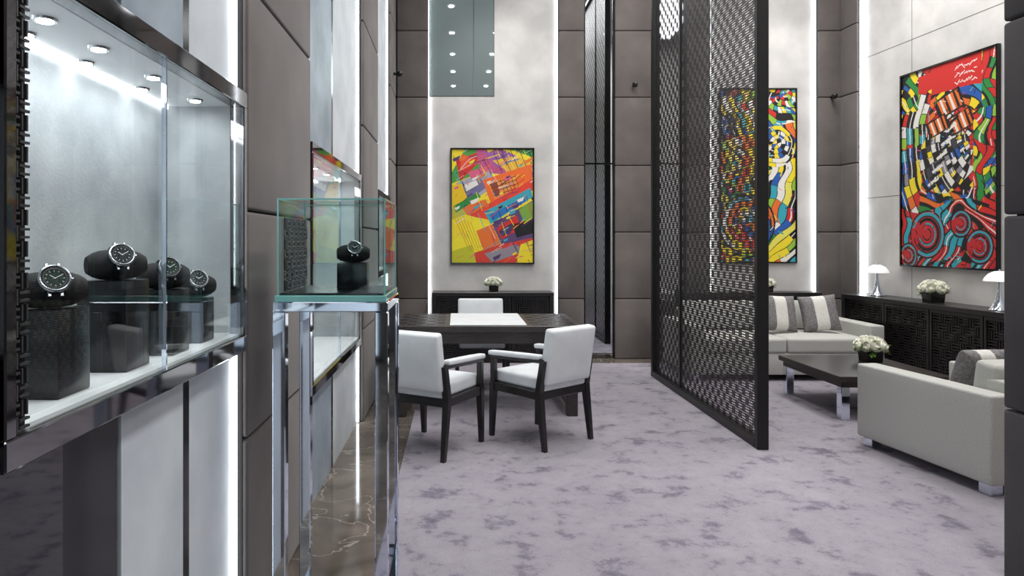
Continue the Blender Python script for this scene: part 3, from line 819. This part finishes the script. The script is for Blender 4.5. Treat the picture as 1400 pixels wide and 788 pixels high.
def art3():
    cv = Cv(260, 430, 0.62, RED); rng = random.Random(8)
    U, V = cv.U/cv.a, cv.V
    pal = [RED, YEL, BLU, TEA, WHT, ORG, GRN, LIM, BLK, GRY, PNK]
    # busy multicolour ground
    cells(cv, rng, (V > .14), (.55, .42), [RED, RED, BLK, YEL, TEA, WHT, RED, ORG, BLU, GRN], .046, 10, .022, .15)
    cells(cv, rng, (U+V*.25 < .38) & (V < .74), (1.1, .38), [BLK, WHT, YEL, BLU, ORG, GRY, TEA, LIM, RED], .046, 22, .006, .14)
    cells(cv, rng, np.hypot(cv.U-.30, V-.47) < .17, (.95, .36), [BLK, WHT, GRY, BLK, YEL, C(60, 60, 70), WHT, BLU], .034, 26, .004, .14)
    for (x, y, s_) in ((.52, .20, 1.0), (.64, .30, .9), (.40, .30, .8)):
        P = cv.poly
        P([(x-.15*s_, y-.02), (x+.12*s_, y-.07*s_), (x+.18*s_, y+.03*s_), (x-.08*s_, y+.075*s_)], BLK)
        P([(x-.13*s_, y-.013), (x+.10*s_, y-.058*s_), (x+.155*s_, y+.024*s_), (x-.07*s_, y+.064*s_)], ORG)
        for k in range(5):
            t = k/5; P([(x-.13*s_+.23*s_*t, y-.013-.045*s_*t), (x-.11*s_+.23*s_*t, y-.016-.045*s_*t), (x-.045*s_+.225*s_*t, y+.058*s_-.04*s_*t), (x-.07*s_+.225*s_*t, y+.064*s_-.04*s_*t)], WHT if k % 2 else BLK)
    for k in range(11):
        x = .28+.024*k; y = .62-.032*k
        cv.poly([(x, y), (x+.11, y-.034), (x+.125, y-.020), (x+.015, y+.012)], WHT if k % 2 else BLK)
    cells(cv, rng, (U > .78) & (V > .26) & (V < .74), (1.3, .5), [GRN, LIM, YEL, RED, BLU, RED, GRN], .042, 14, .03, .14)
    # lower part : red / teal swirls with black outlines
    m = V > .70+.03*np.sin(U*7)
    cells(cv, rng, m, (.72, .97), [RED, RED, TEA, C(190, 34, 42), RED, BLK, TEA], .038, 4, .03, .2)
    for (cx, cy, r) in ((.30, .84, .115), (.66, .79, .06), (.84, .90, .075), (.08, .95, .06)):
        cv.ring((cx, cy), 0, r, C(190, 34, 42)); cv.ring((cx, cy), r, r+.008, BLK)
        for q in range(4):
            rr = r*(1-.24*q)
            cv.ring((cx, cy), rr*.84, rr*.98, TEA if q % 2 == 0 else BLK, -2.8+q*.5, 2.2+q*.3)
            cv.ring((cx, cy), rr*.78, rr*.84, BLK, -2.4, 2.9)
    cv.poly([(.18, .03), (.9, 0), (.88, .15), (.66, .13), (.50, .10), (.2, .12)], RED)
    cells(cv, rng, (U > .86) & (V < .26), (1.5, .1), [GRN, YEL, BLK, LIM, RED], .04, 16, .02)
    cells(cv, rng, (U < .2) & (V < .2), (-.2, .3), [GRN, YEL, BLK, BLU], .035, 14, .02)
    for row, y0 in enumerate((.040, .075, .110)):
        px = .60
        for k in range(9):
            nx = px+.024; ny = y0+rng.uniform(-.012, .012)
            cv.line((px, y0+rng.uniform(-.011, .011)), (nx, ny), .0045, WHT); px = nx
    for k in range(150):
        x, y = rng.random(), rng.uniform(.16, 1); an = rng.uniform(0, 6.28); L_ = rng.uniform(.012, .05)
        cv.line((x, y), (x+math.cos(an)*L_, y+math.sin(an)*L_*.6), rng.uniform(.003, .006), rng.choice(pal+[BLK]*8))
    return cv

m_art, nt, p = newmat('painted_canvas')
at = nt.nodes.new('ShaderNodeAttribute'); at.attribute_name = 'Col'
nt.links.new(at.outputs['Color'], p.inputs['Base Color']); p.inputs['Roughness'].default_value = 0.5
def painting(cv, W, Hh, M):
    b = B(); fw, d = 0.018, 0.035
    b.box(-fw, 0, -d, 0, -fw, Hh+fw, M_black, M=M); b.box(W, W+fw, -d, 0, -fw, Hh+fw, M_black, M=M)
    b.box(0, W, -d, 0, -fw, 0, M_black, M=M); b.box(0, W, -d, 0, Hh, Hh+fw, M_black, M=M)
    b.box(0, W, -0.012, 0, 0, Hh, M_black, M=M)
    root = b.build('framed_painting', smooth=False)
    nx, nz = cv.W, cv.H
    xs = np.linspace(0, W, nx+1); zs = np.linspace(Hh, 0, nz+1)
    gx, gz = np.meshgrid(xs, zs)
    co = np.stack([gx.ravel(), np.full(gx.size, -0.022), gz.ravel()], 1)
    Mn = np.array(M); co = co @ Mn[:3, :3].T + Mn[:3, 3]
    i, j = np.meshgrid(np.arange(nx), np.arange(nz)); a = (j*(nx+1)+i).ravel()
    q = np.stack([a+nx+1, a+nx+2, a+1, a], 1)
    me = bpy.data.meshes.new('canvas')
    me.vertices.add(len(co)); me.vertices.foreach_set('co', co.ravel())
    me.loops.add(q.size); me.loops.foreach_set('vertex_index', q.ravel().astype(np.int32))
    me.polygons.add(len(q)); me.polygons.foreach_set('loop_start', np.arange(0, q.size, 4, dtype=np.int32))
    me.update(calc_edges=True); me.validate()
    ca = me.attributes.new('Col', 'FLOAT_COLOR', 'CORNER')
    c = cv.C.reshape(-1, 3); lin = np.where(c <= .04045, c/12.92, ((c+.055)/1.055)**2.4)
    cc = np.repeat(np.concatenate([lin, np.ones((len(lin), 1))], 1), 4, axis=0)
    ca.data.foreach_set('color', cc.ravel().astype(np.float32))
    me.materials.append(m_art)
    o = bpy.data.objects.new('canvas', me); sc.collection.objects.link(o); o.parent = root
    return root
painting(art1(), 1.0, 1.40, Matrix.Translation((-0.065, BK-0.021, 1.185)))
painting(art2(), 0.92, 2.13, Matrix.Translation((3.26, BK-0.021, 1.195)))
painting(art3(), 1.20, 2.03, RW @ Matrix.Translation((-0.002, -1.08, 1.195)) @ Matrix.Rotation(-PI/2, 4, 'Z'))

# ------------------------------------------------------------------ ceiling lights
b = B()
dls = [(x, y) for x in (-0.1, 0.75) for y in (-2.3, -0.8, 0.7, 2.2, 3.7, 5.2, 6.7, 7.7)] + [(x, y) for x in (2.9, 4.1) for y in (3.6, 5.0, 6.4, 7.6)]
for (x, y) in dls:
    b.cyl((x, y, H-0.015), (x, y, H), 0.065, 0.07, M_glow, 20)
    b.cyl((x, y, H-0.02), (x, y, H-0.0145), 0.045, 0.045, M_dl, 20)
b.build('ceiling_downlights')
for (x, y) in dls:
    if y > 2: spot('downlight', (x, y, H-0.03), (x, y, 0), 50, 75, (1, 0.97, 0.93))
W_ = (1, 0.985, 0.97)
area('ceiling_fill', (1.65, 5.0, H-0.05), (0, 0, 0), 0.7, 5.0, 150, W_)  # unseen area fills added for general brightness, no fixtures behind them
area('ceiling_fill', (3.7, 5.4, H-0.05), (0, 0, 0), 1.0, 4.0, 120, W_)
area('ceiling_fill', (1.65, 0.3, H-0.05), (0, 0, 0), 0.7, 4.0, 110, W_)
spot('wall_washer', (0.44, 7.3, H-0.1), (0.44, 8.45, 1.8), 105, 60)
spot('wall_washer', (3.75, 7.2, H-0.1), (3.75, 8.45, 2.0), 110, 60)
spot('wall_washer', (3.8, 6.6, H-0.1), (4.85, 6.8, 2.0), 110, 70)

w = bpy.data.worlds.new('World'); sc.world = w; w.use_nodes = True
bg = w.node_tree.nodes['Background']; bg.inputs[0].default_value = (0.80, 0.90, 1.0, 1); bg.inputs[1].default_value = 1.6

# ------------------------------------------------------------------ camera
cam = bpy.data.cameras.new('Camera'); co = bpy.data.objects.new('Camera', cam); sc.collection.objects.link(co)
co.location = (0, 0, 1.45); co.rotation_euler = (PI/2, 0, 0)
cam.sensor_width = 36; cam.sensor_fit = 'HORIZONTAL'; cam.lens = 930/1400*36
cam.shift_x = 75/1400; cam.shift_y = -64/1400
cam.clip_start = 0.05
sc.camera = co
